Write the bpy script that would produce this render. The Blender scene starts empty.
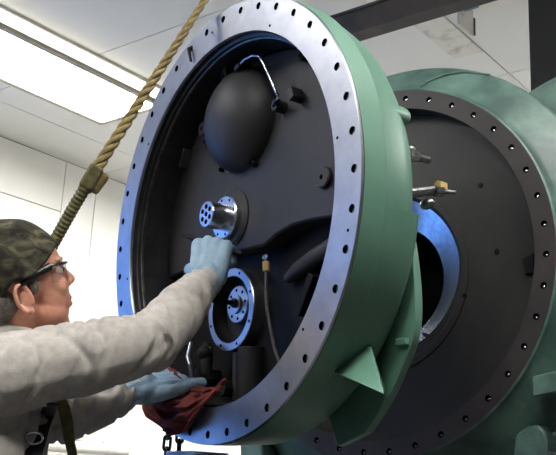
import bpy, bmesh, math, random
from mathutils import Vector, Matrix, noise
random.seed(7)
PI = math.pi
sc = bpy.context.scene
C = sc.collection

# ------------------------------------------------------------------ camera, world, exposure
CAM_O = Vector((0, 0, 1.2))
FPX = 929.94
CM = Matrix(((0.6097171, -0.2470987, -0.7531184), (-0.7912046, -0.1329989, -0.5969143), (0.0473328, 0.9598195, -0.2765973)))
cd = bpy.data.cameras.new('camera'); cam = bpy.data.objects.new('camera', cd); C.objects.link(cam)
cd.sensor_fit = 'HORIZONTAL'; cd.sensor_width = 36.0; cd.lens = FPX / 556 * 36.0; cd.clip_start = 0.05
cam.matrix_world = Matrix.Translation(CAM_O) @ CM.to_4x4()
sc.camera = cam
w = bpy.data.worlds.new('world'); sc.world = w; w.use_nodes = True
bg = w.node_tree.nodes['Background']; bg.inputs['Color'].default_value = (0.14, 0.36, 1.0, 1); bg.inputs['Strength'].default_value = 2.0
sc.view_settings.view_transform = 'Standard'; sc.view_settings.look = 'None'
sc.view_settings.gamma = 1.0; sc.view_settings.use_curve_mapping = False
sc.view_settings.exposure = 0.0
LAMP = 37.0

def at(px, py, d):                                   # a point at real distance d along a sight line
    return CAM_O + CM @ Vector(((px - 278) / FPX, -(py - 227.5) / FPX, -1.0)) * d

# ------------------------------------------------------------------ materials
def lin(c):
    c = c / 255.0
    return c / 12.92 if c <= 0.04045 else ((c + 0.055) / 1.055) ** 2.4
def col(r, g, b): return (lin(r), lin(g), lin(b), 1)
MATS = {}
def mat(name, c, rough=0.5, metal=0.0, c2=None, nscale=8.0, lo=0.35, hi=0.65, bump=0.0, bscale=60.0, rvar=0.0, spec=0.5, detail=5.0, coat=0.0, bdist=0.002, stretch=None):
    if name in MATS: return MATS[name]
    m = bpy.data.materials.new(name); m.use_nodes = True; MATS[name] = m
    nt = m.node_tree; b = nt.nodes['Principled BSDF']
    b.inputs['Base Color'].default_value = col(*c); b.inputs['Roughness'].default_value = rough
    b.inputs['Metallic'].default_value = metal; b.inputs['Specular IOR Level'].default_value = spec
    b.inputs['Coat Weight'].default_value = coat
    tc = nt.nodes.new('ShaderNodeTexCoord'); src = tc.outputs['Object']
    if stretch:
        mp = nt.nodes.new('ShaderNodeMapping'); mp.inputs['Scale'].default_value = stretch
        nt.links.new(src, mp.inputs['Vector']); src = mp.outputs['Vector']
    if c2 is not None or rvar:
        n = nt.nodes.new('ShaderNodeTexNoise'); n.inputs['Scale'].default_value = nscale; n.inputs['Detail'].default_value = detail
        n.inputs['Roughness'].default_value = 0.6
        nt.links.new(src, n.inputs['Vector'])
        if c2 is not None:
            r = nt.nodes.new('ShaderNodeValToRGB'); r.color_ramp.elements[0].position = lo; r.color_ramp.elements[1].position = hi
            r.color_ramp.elements[0].color = col(*c); r.color_ramp.elements[1].color = col(*c2)
            nt.links.new(n.outputs['Fac'], r.inputs['Fac']); nt.links.new(r.outputs['Color'], b.inputs['Base Color'])
        if rvar:
            mr = nt.nodes.new('ShaderNodeMapRange'); mr.inputs['To Min'].default_value = max(0.03, rough - rvar); mr.inputs['To Max'].default_value = min(1, rough + rvar)
            nt.links.new(n.outputs['Fac'], mr.inputs['Value']); nt.links.new(mr.outputs['Result'], b.inputs['Roughness'])
    if bump:
        n2 = nt.nodes.new('ShaderNodeTexNoise'); n2.inputs['Scale'].default_value = bscale; n2.inputs['Detail'].default_value = 4
        nt.links.new(src, n2.inputs['Vector'])
        bn = nt.nodes.new('ShaderNodeBump'); bn.inputs['Strength'].default_value = bump; bn.inputs['Distance'].default_value = bdist
        nt.links.new(n2.outputs['Fac'], bn.inputs['Height']); nt.links.new(bn.outputs['Normal'], b.inputs['Normal'])
    return m

STEEL = mat('machined_steel', (176, 177, 182), 0.36, 1.0, (152, 153, 160), 14, 0.3, 0.75, 0.05, 300, 0.06)
STEEL2 = mat('bright_steel', (215, 216, 222), 0.25, 1.0, (180, 182, 190), 40, 0.3, 0.7, 0.03, 300, 0.06)
BAND = mat('worn_bore_steel', (120, 116, 108), 0.35, 1.0, (70, 68, 64), 30, 0.3, 0.7, rvar=0.1)
BORE = mat('bore_black', (34, 34, 37), 0.38, 0.3, (52, 50, 50), 20, 0.4, 0.7, 0.05, 120, 0.1)
HOLE = mat('hole_shade', (12, 12, 13), 0.9, spec=0.0)  # near-black colour stands in for the shade inside holes and the bore
FITM = mat('fitting_steel', (150, 150, 150), 0.35, 1.0, (90, 90, 88), 60)
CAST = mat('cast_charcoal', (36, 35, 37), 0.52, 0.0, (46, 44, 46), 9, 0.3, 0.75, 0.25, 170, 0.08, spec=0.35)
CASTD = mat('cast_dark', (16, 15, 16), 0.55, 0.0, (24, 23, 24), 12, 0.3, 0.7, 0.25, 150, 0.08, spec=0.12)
GREEN = mat('green_primer', (78, 116, 98), 0.42, 0.0, (92, 130, 112), 5, 0.3, 0.7, 0.12, 90, 0.08)
GREEN2 = mat('green_primer_worn', (46, 70, 64), 0.5, 0.0, (86, 114, 103), 6, 0.42, 0.66, 0.15, 80, 0.1, detail=9)
FACEB = mat('stained_flange', (38, 34, 35), 0.5, 0.0, (52, 46, 46), 7, 0.3, 0.7, 0.08, 200, 0.1, spec=0.35)
PLATEB = mat('stained_plate', (30, 28, 27), 0.5, 0.0, (46, 43, 41), 5, 0.35, 0.75, 0.08, 160, 0.1, detail=7, spec=0.35)
BLACKM = mat('black_steel', (13, 13, 13), 0.6, 0.0, (20, 19, 19), 10, rvar=0.1, spec=0.25)
BEAM = mat('rusty_beam', (70, 60, 54), 0.6, 0.2, (44, 46, 50), 6, 0.35, 0.65, 0.15, 60, 0.1, detail=8)
DARKW = mat('grey_panel', (74, 74, 74), 0.6, 0.0, (66, 66, 67), 1.2)
WHITE = mat('white_panel', (236, 235, 230), 0.45, 0.0, (230, 229, 223), 1.2, 0.35, 0.7)
CEIL = mat('ceiling_panel', (228, 228, 224), 0.5, 0.0, (220, 220, 216), 1.5, 0.3, 0.7)
JOINT = mat('joint_sealant', (120, 118, 112), 0.8)
FLOORM = mat('concrete_floor', (72, 70, 68), 0.6, 0.0, (60, 59, 57), 1.8, 0.35, 0.65, 0.1, 30, 0.1)
RIMTAN = mat('lamp_rim', (176, 168, 146), 0.5)
ROPE = mat('tan_rope', (140, 122, 78), 0.85, 0.0, (104, 90, 56), 60, 0.35, 0.65, 0.5, 500)
OLIVE = mat('olive_webbing', (110, 104, 66), 0.85, 0.0, (74, 72, 46), 70, 0.35, 0.65, 0.4, 500)
WEB = mat('black_webbing', (26, 26, 27), 0.75, 0.0, (38, 38, 40), 150, bump=0.3, bscale=600)
SHIRT = mat('grey_knit', (182, 176, 168), 0.95, 0.0, (158, 153, 147), 55, 0.3, 0.7, 0.5, 420, spec=0.15, detail=8)
JEAN = mat('work_trousers', (52, 56, 66), 0.9, 0.0, (42, 45, 54), 40, bump=0.4, bscale=300, spec=0.2)
BOOT = mat('boot_leather', (60, 44, 32), 0.6, 0.0, (44, 33, 25), 30, bump=0.2, bscale=150)
SKIN = mat('skin', (196, 142, 118), 0.48, 0.0, (176, 112, 92), 26, 0.35, 0.7, 0.25, 260, detail=6)
EYEM = mat('eye', (225, 220, 214), 0.2)
HAIR = mat('grey_hair', (120, 112, 104), 0.7, 0.0, (80, 74, 68), 140, bump=0.6, bscale=260)
GLOVE = mat('blue_glove', (138, 164, 182), 0.55, 0.0, (112, 138, 158), 24, 0.35, 0.7, 0.35, 160, 0.06)
RAG = mat('red_rag', (116, 56, 54), 0.9, 0.0, (80, 38, 37), 16, 0.35, 0.65, 0.5, 350, spec=0.15)
BRASS = mat('brass', (222, 186, 120), 0.35, 0.5)
RUBBER = mat('grey_hose', (86, 84, 82), 0.6, 0.0, (66, 64, 62), 60)
PALEBLUE = mat('pale_blue_paint', (120, 160, 205), 0.45, 0.0, (104, 144, 190), 9, rvar=0.08)
CHAIN = mat('chain_steel', (70, 70, 74), 0.35, 0.9, (40, 40, 42), 60)
PLASTIC = mat('black_plastic', (16, 16, 17), 0.3)
PIPEW = mat('white_pipe_paint', (222, 218, 210), 0.4, 0.0, (208, 204, 196), 6)
TAGB = mat('blue_tag', (96, 128, 160), 0.6)
GREYP = mat('smudged_plate', (214, 212, 202), 0.5, 0.0, (160, 158, 148), 9, 0.5, 0.72)

def camo():
    m = bpy.data.materials.new('camo_cloth'); m.use_nodes = True; nt = m.node_tree; b = nt.nodes['Principled BSDF']
    b.inputs['Roughness'].default_value = 0.9; b.inputs['Specular IOR Level'].default_value = 0.2
    tc = nt.nodes.new('ShaderNodeTexCoord'); mp = nt.nodes.new('ShaderNodeMapping'); mp.inputs['Scale'].default_value = (1, 1, 1.6); mp.inputs['Rotation'].default_value = (0.5, 0.4, 0.6)
    n = nt.nodes.new('ShaderNodeTexNoise'); n.inputs['Scale'].default_value = 26; n.inputs['Detail'].default_value = 5; n.inputs['Distortion'].default_value = 0.7
    r = nt.nodes.new('ShaderNodeValToRGB'); r.color_ramp.interpolation = 'LINEAR'
    e = r.color_ramp.elements; e[0].position = 0.36; e[0].color = col(28, 27, 24); e[1].position = 0.72; e[1].color = col(104, 95, 75)
    x = e.new(0.48); x.color = col(54, 50, 41); x = e.new(0.55); x.color = col(66, 66, 53)
    nt.links.new(tc.outputs['Object'], mp.inputs['Vector']); nt.links.new(mp.outputs['Vector'], n.inputs['Vector'])
    nt.links.new(n.outputs['Fac'], r.inputs['Fac']); nt.links.new(r.outputs['Color'], b.inputs['Base Color'])
    return m
CAMO = camo()
def emis(name, c, s):
    m = bpy.data.materials.new(name); m.use_nodes = True; b = m.node_tree.nodes['Principled BSDF']
    b.inputs['Base Color'].default_value = (0.9, 0.9, 0.9, 1); b.inputs['Emission Color'].default_value = c; b.inputs['Emission Strength'].default_value = s
    return m
DIFF = emis('lamp_diffuser', (1.0, 0.985, 0.95, 1), LAMP)
SIDE = emis('lamp_side_lens', (1.0, 0.985, 0.94, 1), LAMP * 0.08)
def thin_lens():
    m = bpy.data.materials.new('safety_lens'); m.use_nodes = True; nt = m.node_tree
    for n in list(nt.nodes):
        if n.type != 'OUTPUT_MATERIAL': nt.nodes.remove(n)
    o = [n for n in nt.nodes if n.type == 'OUTPUT_MATERIAL'][0]
    t = nt.nodes.new('ShaderNodeBsdfTransparent'); t.inputs['Color'].default_value = (0.86, 0.85, 0.84, 1)
    g = nt.nodes.new('ShaderNodeBsdfGlossy'); g.inputs['Roughness'].default_value = 0.08
    x = nt.nodes.new('ShaderNodeMixShader')
    x.inputs[0].default_value = 0.05; nt.links.new(t.outputs[0], x.inputs[1]); nt.links.new(g.outputs[0], x.inputs[2]); nt.links.new(x.outputs[0], o.inputs[0])
    return m
LENS = thin_lens()

# ------------------------------------------------------------------ mesh helpers
def basis(d):
    d = Vector(d).normalized(); a = Vector((0, 0, 1)) if abs(d.z) < 0.9 else Vector((1, 0, 0))
    x = a.cross(d).normalized(); return x, d.cross(x), d
class MB:
    def __init__(s): s.v = []; s.f = []; s.m = []
    def add(s, vs, fs, mi=0, T=None):
        o = len(s.v)
        for p in vs:
            p = Vector(p); s.v.append(T @ p if T else p)
        for q in fs: s.f.append([i + o for i in q]); s.m.append(mi)
        return s
    def box(s, a, b, mi=0, T=None):
        (x0, y0, z0), (x1, y1, z1) = a, b
        vs = [(x0,y0,z0),(x1,y0,z0),(x1,y1,z0),(x0,y1,z0),(x0,y0,z1),(x1,y0,z1),(x1,y1,z1),(x0,y1,z1)]
        return s.add(vs, [(3,2,1,0),(4,5,6,7),(0,1,5,4),(1,2,6,5),(2,3,7,6),(3,0,4,7)], mi, T)
    def tube(s, pts, rs, n=12, mi=0, caps=True, closed=False, flat=1.0, up=None):
        pts = [Vector(p) for p in pts]; k = len(pts)
        if not hasattr(rs, '__len__'): rs = [rs] * k
        o = len(s.v); px = None
        for i, p in enumerate(pts):
            if closed: d = pts[(i + 1) % k] - pts[i - 1]
            else: d = pts[min(i + 1, k - 1)] - pts[max(i - 1, 0)]
            d = d.normalized()
            if px is None:
                if up is not None: px = (Vector(up) - d * d.dot(Vector(up))).normalized()
                else: px = basis(d)[0]
            else: px = (px - d * d.dot(px)).normalized()
            if up is not None: px = (Vector(up) - d * d.dot(Vector(up))).normalized()
            y = d.cross(px)
            for j in range(n):
                a = 2 * PI * j / n
                s.v.append(p + px * (math.cos(a) * rs[i]) + y * (math.sin(a) * rs[i] * flat))
        for i in range(k if closed else k - 1):
            i2 = (i + 1) % k
            for j in range(n):
                j2 = (j + 1) % n
                s.f.append([o + i * n + j, o + i * n + j2, o + i2 * n + j2, o + i2 * n + j]); s.m.append(mi)
        if caps and not closed:
            s.f.append([o + j for j in range(n)][::-1]); s.m.append(mi)
            s.f.append([o + (k - 1) * n + j for j in range(n)]); s.m.append(mi)
        return s
    def cyl(s, p0, p1, r0, r1=None, n=20, mi=0): return s.tube([p0, p1], [r0, r0 if r1 is None else r1], n, mi)
    def lathe(s, prof, n=96, mi=0, T=None, a0=0.0, a1=2 * PI):
        full = abs(a1 - a0 - 2 * PI) < 1e-6; o = len(s.v); k = len(prof); m = n if full else n + 1
        for i in range(m):
            a = a0 + (a1 - a0) * i / n
            for r, z in prof:
                p = Vector((r * math.cos(a), r * math.sin(a), z)); s.v.append(T @ p if T else p)
        for i in range(n):
            i2 = (i + 1) % m
            for j in range(k - 1):
                if prof[j][0] < 1e-7: q = [o+i*k+j, o+i2*k+j+1, o+i*k+j+1]
                elif prof[j+1][0] < 1e-7: q = [o+i*k+j, o+i2*k+j, o+i*k+j+1]
                else: q = [o+i*k+j, o+i2*k+j, o+i2*k+j+1, o+i*k+j+1]
                s.f.append(q[::-1]); s.m.append(mi)
        return s
    def ell(s, c, r, R=None, nu=20, nv=12, mi=0):
        vs = []; fs = []; c = Vector(c)
        for i in range(nv + 1):
            t = PI * i / nv
            for j in range(nu):
                a = 2 * PI * j / nu
                p = Vector((r[0]*math.sin(t)*math.cos(a), r[1]*math.sin(t)*math.sin(a), r[2]*math.cos(t)))
                vs.append(c + (R @ p if R else p))
        for i in range(nv):
            for j in range(nu):
                j2 = (j + 1) % nu; fs.append((i*nu+j, (i+1)*nu+j, (i+1)*nu+j2, i*nu+j2))
        return s.add(vs, fs, mi)
    def cap(s, p0, p1, r0, r1=None, n=14):
        r1 = r0 if r1 is None else r1; p0 = Vector(p0); p1 = Vector(p1); d = (p1 - p0).normalized()
        pts = []; rs = []
        for i in range(5):
            a = PI/2 * (1 - i/4); pts.append(p0 - d*r0*math.sin(a)); rs.append(max(1e-4, r0*math.cos(a)))
        for i in range(5):
            a = PI/2 * i/4; pts.append(p1 + d*r1*math.sin(a)); rs.append(max(1e-4, r1*math.cos(a)))
        return s.tube(pts, rs, n)
    def prism(s, poly, z0, z1, mi=0, T=None):
        n = len(poly); vs = [(x, y, z0) for x, y in poly] + [(x, y, z1) for x, y in poly]
        fs = [tuple(range(n))[::-1], tuple(range(n, 2*n))] + [(i, (i+1) % n, n+(i+1) % n, n+i) for i in range(n)]
        return s.add(vs, fs, mi, T)
    def mesh(s, name, mats, ang=40, weld=True):
        me = bpy.data.meshes.new(name); me.from_pydata([tuple(v) for v in s.v], [], s.f)
        for m in (mats if isinstance(mats, (list, tuple)) else [mats]): me.materials.append(m)
        for p, mi in zip(me.polygons, s.m): p.material_index = mi
        bm = bmesh.new(); bm.from_mesh(me)
        if weld: bmesh.ops.remove_doubles(bm, verts=bm.verts, dist=1e-5)
        bmesh.ops.recalc_face_normals(bm, faces=bm.faces)
        bm.to_mesh(me); bm.free()
        if ang:
            me.polygons.foreach_set('use_smooth', [True] * len(me.polygons)); me.set_sharp_from_angle(angle=math.radians(ang))
        return me
    def build(s, name, mats, parent=None, ang=40, keep=False, bevel=0.0, weld=True):
        return link(name, s.mesh(name, mats, ang, weld), parent, keep, bevel)
def link(name, me, parent=None, keep=False, bevel=0.0):
    o = bpy.data.objects.new(name, me); C.objects.link(o)
    if parent is not None:
        o.parent = parent
        if keep: o.matrix_parent_inverse = root_inv(parent)
    if bevel:
        b = o.modifiers.new('bevel', 'BEVEL'); b.width = bevel; b.segments = 2; b.limit_method = 'ANGLE'; b.angle_limit = math.radians(35)
    return o
def world_of(o):
    if o.parent is None: return o.matrix_basis.copy()
    return world_of(o.parent) @ o.matrix_parent_inverse @ o.matrix_basis
def root_inv(o): return world_of(o).inverted()
def empty(name, loc=(0, 0, 0), M=None):
    o = bpy.data.objects.new(name, None); C.objects.link(o); o.empty_display_size = 0.1
    if M is not None: o.matrix_basis = M
    else: o.location = loc
    return o
def tag(o, label, cat, group=None):
    o['label'] = label; o['category'] = cat
    if group: o['group'] = group
    return o
def struct(o): o['kind'] = 'structure'; return o
def rotz(a): return Matrix.Rotation(a, 4, 'Z')
def place(p, R): return Matrix.Translation(p) @ R.to_4x4()

# ------------------------------------------------------------------ the room (x runs along the left wall, y towards it)
ZC = 3.75; WY = 5.86; X0, X1 = -4.2, 7.6; Y0 = -4.2
struct(MB().box((X0, Y0, -0.1), (X1, WY + 0.15, 0)).build('floor', FLOORM, ang=0))
ce = struct(MB().box((X0 - 0.15, Y0 - 0.15, ZC + 0.012), (X1 + 0.15, WY + 0.15, ZC + 0.1)).build('ceiling', JOINT, ang=0))
xs = [X0 + 0.0, -2.83, -1.28, 0.27, 1.82, 3.37, 4.92, 6.47, X1]
ys = [Y0, -0.98, 2.155, 5.29, WY]
for i in range(len(xs) - 1):
    for j in range(len(ys) - 1):
        g = 0.0035
        MB().box((xs[i]+g, ys[j]+g, ZC), (xs[i+1]-g, ys[j+1]-g, ZC + 0.012)).build('ceiling_tile', CEIL, ce, 0)
# left wall with a wide doorway to daylight, out of the frame on the left
DX0, DX1, DZ = -2.0, 2.7, 3.05
wl = MB(); wl.box((X0, WY + 0.012, 0), (DX0, WY + 0.15, ZC + 0.012)); wl.box((DX1, WY + 0.012, 0), (X1, WY + 0.15, ZC + 0.012)); wl.box((DX0, WY + 0.012, DZ), (DX1, WY + 0.15, ZC + 0.012))
wl = struct(wl.build('wall_left', JOINT, ang=0, weld=False))
g = 0.004
for (x0, x1, z0, z1) in [(X0, DX0, 0, ZC), (DX0, DX1, DZ, ZC), (DX1, 4.56, 0, 3.318), (DX1, 4.56, 3.318, ZC), (4.56, 4.9, 0, ZC), (4.9, 5.69, 0, ZC), (5.69, 6.6, 0, ZC), (6.6, X1, 0, ZC)]:
    MB().box((x0+g, WY, z0+g), (x1-g, WY + 0.012, z1-g)).build('wall_panel', WHITE, wl, 0)
for nm, a, b in [('wall_right', (X0, Y0 - 0.15, 0), (X1, Y0, ZC + 0.012)), ('wall_back', (X1, Y0, 0), (X1 + 0.15, WY, ZC + 0.012)), ('wall_front', (X0 - 0.15, Y0, 0), (X0, WY, ZC + 0.012))]:
    struct(MB().box(a, b).build(nm, WHITE if nm == 'wall_back' else DARKW, ang=0))
tr = MB()
tr.box((DX0 - 0.12, WY - 0.03, 0), (DX0, WY + 0.16, DZ + 0.12)); tr.box((DX1, WY - 0.03, 0), (DX1 + 0.12, WY + 0.16, DZ + 0.12)); tr.box((DX0, WY - 0.03, DZ), (DX1, WY + 0.16, DZ + 0.12))
struct(tr.build('trim_1', WHITE, ang=0, weld=False))

# ceiling lights
def ceiling_light(x, y, label, L=1.55, W=0.58):
    t = empty('ceiling_light', (x, y, ZC)); tag(t, label, 'light', 'ceiling lights')
    h = 0.112
    MB().box((-L/2 - 0.02, -W/2 - 0.02, -0.02), (L/2 + 0.02, W/2 + 0.02, -0.001)).build('housing', PIPEW, t, 0)
    MB().box((-L/2, -W/2, -h + 0.014), (L/2, W/2, -0.0205)).build('side_lens', SIDE, t, 0)
    MB().box((-L/2 + 0.014, -W/2 + 0.02, -h - 0.006), (L/2 - 0.014, W/2 - 0.02, -h + 0.0135)).build('diffuser', DIFF, t, 0)
    f = MB()
    for s in (-1, 1):
        f.box((-L/2 - 0.012, s*(W/2) - 0.02, -h - 0.014), (L/2 + 0.012, s*(W/2) + 0.02, -h + 0.012))
        f.box((s*(L/2) - 0.012, -W/2, -h - 0.014), (s*(L/2) + 0.02, W/2, -h + 0.012))
    f.build('rim', RIMTAN, t, 0, weld=False)
    return t
ceiling_light(3.17, 4.455, 'bright rectangular ceiling light at the top left above the capped worker')
for x, y, lb in ((-3.2, 4.68, 'rectangular ceiling light in the corner by the doorway, outside the picture'), (5.8, 4.0, 'added rectangular fill light hidden behind the cover flange'),  # the one behind the flange is added, unseen, to brighten the ceiling
                 (6.5, 2.9, 'added rectangular fill light by the back wall hidden behind the casing'), (5.4, 1.1, 'added rectangular fill light past the black column, outside the picture'),  # both added out of view to lift the ceiling and back wall
                 (-0.4, 3.3, 'added rectangular fill light between doorway and camera, outside the picture'), (1.2, -0.1, 'rectangular ceiling light to the right above the camera, outside the picture'),  # the first is an added, unseen lamp that brightens the flange top
                 (-1.0, 0.6, 'added rectangular fill light directly behind the camera, outside the picture'), (4.4, -0.9, 'added rectangular fill light right of the casing, outside the picture'),  # both added: the first brightens the worker, the second the ceiling
                 (6.5, -0.9, 'added rectangular fill light in the far right corner, outside the picture')):  # added out of view to brighten the far end of the room
    ceiling_light(x, y, lb)

# ------------------------------------------------------------------ ring with bolt holes
def holed_ring(ri, ro, rb, rh, N, phase, z, depth, mb, face_mi=0, hole_mi=1):
    for k in range(N):
        am = phase + 2 * PI * k / N; da = PI / N; q = 6
        per = []
        for i in range(q): per.append((ri, -da + 2*da*i/q))
        for i in range(q): per.append((ri + (ro - ri)*i/q, da))
        for i in range(q): per.append((ro, da - 2*da*i/q))
        for i in range(q): per.append((ro - (ro - ri)*i/q, -da))
        pv = [Vector((r * math.sin(am + a), r * math.cos(am + a), z)) for r, a in per]
        hc = Vector((rb * math.sin(am), rb * math.cos(am), z)); n = len(pv)
        hv = [hc + (p - hc).normalized() * rh for p in pv]; bv = [p - Vector((0, 0, depth)) for p in hv]
        mb.add(pv + hv, [(i, (i+1) % n, n + (i+1) % n, n + i) for i in range(n)], face_mi)
        mb.add(hv + bv, [(i, (i+1) % n, n + (i+1) % n, n + i) for i in range(n)] + [tuple(range(n, 2*n))], hole_mi)
    return mb

# ------------------------------------------------------------------ the swung-out machine cover (local z looks out of the open side)
AX = Vector((-0.2874738, -0.9577885, 0)); AY = Vector((-0.0485629, 0.0145758, 0.9987138)); AZ = Vector((-0.9565566, 0.287104, -0.0507032))
AC = Vector((1.5455186, 1.4119635, 1.8212205))
MA = Matrix((AX, AY, AZ)).transposed()
TA = place(AC, MA)
cover = empty('machine_cover', M=TA)
tag(cover, 'round machine cover with green drum and pale bolt-hole flange, open towards the worker', 'machine cover')
ph = math.radians(19.444)
m = holed_ring(0.442, 0.5215, 0.5, 0.0088, 40, ph, 0.0, 0.06, MB())
m.lathe([(0.5215, 0.0), (0.5225, -0.0015), (0.5225, -0.006)], 160); m.lathe([(0.442, 0.0), (0.441, -0.002), (0.441, -0.008)], 160)
m.build('flange_ring', [STEEL, HOLE], cover, 30)
m = MB(); m.lathe([(0.4415, -0.0085), (0.5215, -0.0085), (0.523, -0.007), (0.523, -0.064), (0.5205, -0.067), (0.504, -0.128), (0.498, -0.145), (0.476, -0.176), (0.43, -0.2), (0.3, -0.215), (0.0, -0.225)], 160)
m.build('drum', GREEN, cover, 25)
m = MB(); m.lathe([(0.4405, -0.009), (0.4405, -0.019), (0.434, -0.0215), (0.434, -0.03)], 160)
m.lathe([(0.431, -0.038), (0.431, -0.166)], 160); m.build('bore', BORE, cover, 30)
m = MB(); m.lathe([(0.434, -0.0301), (0.431, -0.0325), (0.431, -0.038)], 160); m.build('seal_band', BAND, cover, 30)
# small tapped holes, and a pin left in one bolt hole
def jack(r, deg):
    a = math.radians(deg)
    MB().cyl((r*math.sin(a), r*math.cos(a), -0.004), (r*math.sin(a), r*math.cos(a), 0.0006), 0.0034, n=10).build('jack_hole', HOLE, cover)
for r, dg in ((0.486, -4.5), (0.455, 28), (0.455, 82), (0.455, -52), (0.497, 105.3), (0.455, 132), (0.455, -100)): jack(r, dg)
a = ph - 2 * PI * 4 / 40
hp = Vector((0.5*math.sin(a), 0.5*math.cos(a), 0))
m = MB(); m.tube([hp + Vector((0, 0, -0.02)), hp + Vector((0, 0, 0.006)), hp + Vector((0.004, -0.004, 0.009)), hp + Vector((0.016, -0.042, 0.008))], [0.005, 0.005, 0.005, 0.0035], 10); m.build('locating_pin', CASTD, cover)
# inner plates: the upper one stands proud of a deeper lower one
up = []
for i in range(0, 41):
    t = math.radians(-9 + 198 * i / 40); up.append((0.4308*math.cos(t), 0.4308*math.sin(t)))
up += [(-0.36, -0.062), (-0.27, -0.055), (-0.14, -0.05), (-0.03, -0.058), (0.03, -0.062), (0.08, -0.044), (0.14, -0.034), (0.21, -0.036), (0.29, -0.046), (0.36, -0.056)]
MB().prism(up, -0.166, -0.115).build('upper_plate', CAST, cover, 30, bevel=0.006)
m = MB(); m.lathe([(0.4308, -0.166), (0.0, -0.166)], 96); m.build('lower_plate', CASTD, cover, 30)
# domed bulge
bulge = MB(); bulge.lathe([(0.137*math.cos(t), -0.118 + 0.092*math.sin(t)) for t in [PI/2*i/14 for i in range(15)]], 64, T=Matrix.Translation((-0.058, 0.283, 0)))
bulge = bulge.build('domed_bulge', CAST, cover, 60)
def lug(name, x, y, w, h, d, rot=0, z=-0.115, mtl=CAST, hole=True, round_=False):
    T = Matrix.Translation((x, y, z)) @ rotz(math.radians(rot))
    b = MB()
    if round_:
        b.lathe([(w, 0), (w, d - 0.003), (w - 0.003, d), (0, d)], 24, T=T)
    else: b.box((-w/2, -h/2, 0), (w/2, h/2, d), T=T)
    o = b.build(name, mtl, cover, 35, bevel=0.0 if round_ else 0.002)
    if hole:
        MB().lathe([(0.006, d + 0.0006), (0, d + 0.0006)], 14, T=T).build('bolt_hole', HOLE, o)
    return o
lug('lug', -0.085, 0.400, 0.02, 0.048, 0.05, 4)
lug('round_lug', -0.222, 0.303, 0.020, 0, 0.03, round_=True)
lug('round_lug', -0.212, 0.264, 0.012, 0, 0.026, round_=True)
lug('round_lug', 0.112, 0.262, 0.015, 0, 0.03, round_=True)
lug('block_lug', 0.180, 0.268, 0.020, 0.03, 0.034, 24, hole=False)
lug('round_lug', 0.268, 0.048, 0.025, 0, 0.012, round_=True)
lug('block_lug', -0.33, 0.252, 0.008, 0.052, 0.028, -24, hole=False)
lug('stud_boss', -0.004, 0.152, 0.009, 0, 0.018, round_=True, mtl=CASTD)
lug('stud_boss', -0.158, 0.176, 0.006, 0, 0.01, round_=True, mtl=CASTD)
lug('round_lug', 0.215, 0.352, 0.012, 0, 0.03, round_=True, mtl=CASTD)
# bent thin pipe over the bulge
pz = -0.045
m = MB(); pz = -0.06; pts = [(-0.001, 0.400, pz), (0.02, 0.406, pz), (0.055, 0.404, pz), (0.085, 0.390, pz), (0.103, 0.366, pz), (0.141, 0.282, pz - 0.01), (0.143, 0.272, pz - 0.016), (0.128, 0.266, pz - 0.02)]
m.tube([Vector(p) for p in pts], 0.0034, 10); pp = m.build('bent_pipe', STEEL2, cover)
MB().cyl((-0.018, 0.393, pz), (0.0, 0.401, pz), 0.0075, n=8).build('pipe_nut', CHAIN, pp)
MB().cyl((0.119, 0.264, pz - 0.022), (0.132, 0.267, pz - 0.019), 0.0075, n=8).build('pipe_nut', CHAIN, pp)
# shaft with a drilled end and its steel collar
HX, HY = -0.112, 0.036
T = Matrix.Translation((HX, HY, 0))
m = MB(); m.lathe([(0.078, -0.118), (0.078, -0.112), (0.07, -0.106), (0, -0.106)], 48, T=T); m.build('shaft_boss', CAST, cover, 35)
m = MB(); m.lathe([(0.056, -0.107), (0.056, -0.094), (0.053, -0.091), (0.0, -0.091)], 48, T=T); co = m.build('shaft_collar', STEEL2, cover, 35)
for k in range(8):
    a = 2*PI*k/8 + 0.2; c = Vector((HX + 0.0465*math.cos(a), HY + 0.0465*math.sin(a), 0))
    MB().cyl(c + Vector((0, 0, -0.092)), c + Vector((0, 0, -0.0905)), 0.0036, n=8).build('screw_hole', HOLE, co)
m = MB(); m.lathe([(0.0335, -0.092), (0.0335, -0.042), (0.0315, -0.040)], 48, T=T); sh = m.build('shaft', STEEL2, cover, 35)
m = MB()
ends = [(0.0, 0.0)] + [(0.0195*math.cos(PI/6 + PI/3*k), 0.0195*math.sin(PI/6 + PI/3*k)) for k in range(6)]
m.lathe([(0.0315, -0.040), (0.0, -0.040)], 48, T=T); m.build('shaft_end', STEEL2, sh, 0)
for x, y in ends: MB().cyl((HX + x, HY + y, -0.05), (HX + x, HY + y, -0.0394), 0.0063, n=14).build('drilled_hole', HOLE, sh)
# lower port: ring, bowl, disc and rod
QX, QY = -0.134, -0.190
T = Matrix.Translation((QX, QY, 0))
m = MB(); m.lathe([(0.104, -0.167), (0.104, -0.132), (0.102, -0.130), (0.084, -0.130)], 64, T=T); pr = m.build('port_ring', STEEL, cover, 35)
m = MB(); m.lathe([(0.084, -0.130), (0.082, -0.150), (0.070, -0.1655), (0, -0.1655)], 64, T=T); m.build('port_bowl', BLACKM, pr, 35)
for k in range(8):
    a = 2*PI*k/8 + 0.35; c = Vector((QX + 0.094*math.cos(a), QY + 0.094*math.sin(a), 0))
    MB().cyl(c + Vector((0, 0, -0.1305)), c + Vector((0, 0, -0.1292)), 0.0038, n=8).build('screw_hole', HOLE, pr)
T2 = Matrix.Translation((QX + 0.004, QY + 0.014, 0))
m = MB(); m.lathe([(0.047, -0.166), (0.047, -0.150), (0.045, -0.148), (0.024, -0.148), (0.022, -0.142), (0.0, -0.142)], 48, T=T2); pd = m.build('port_disc', STEEL, cover, 35)
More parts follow.
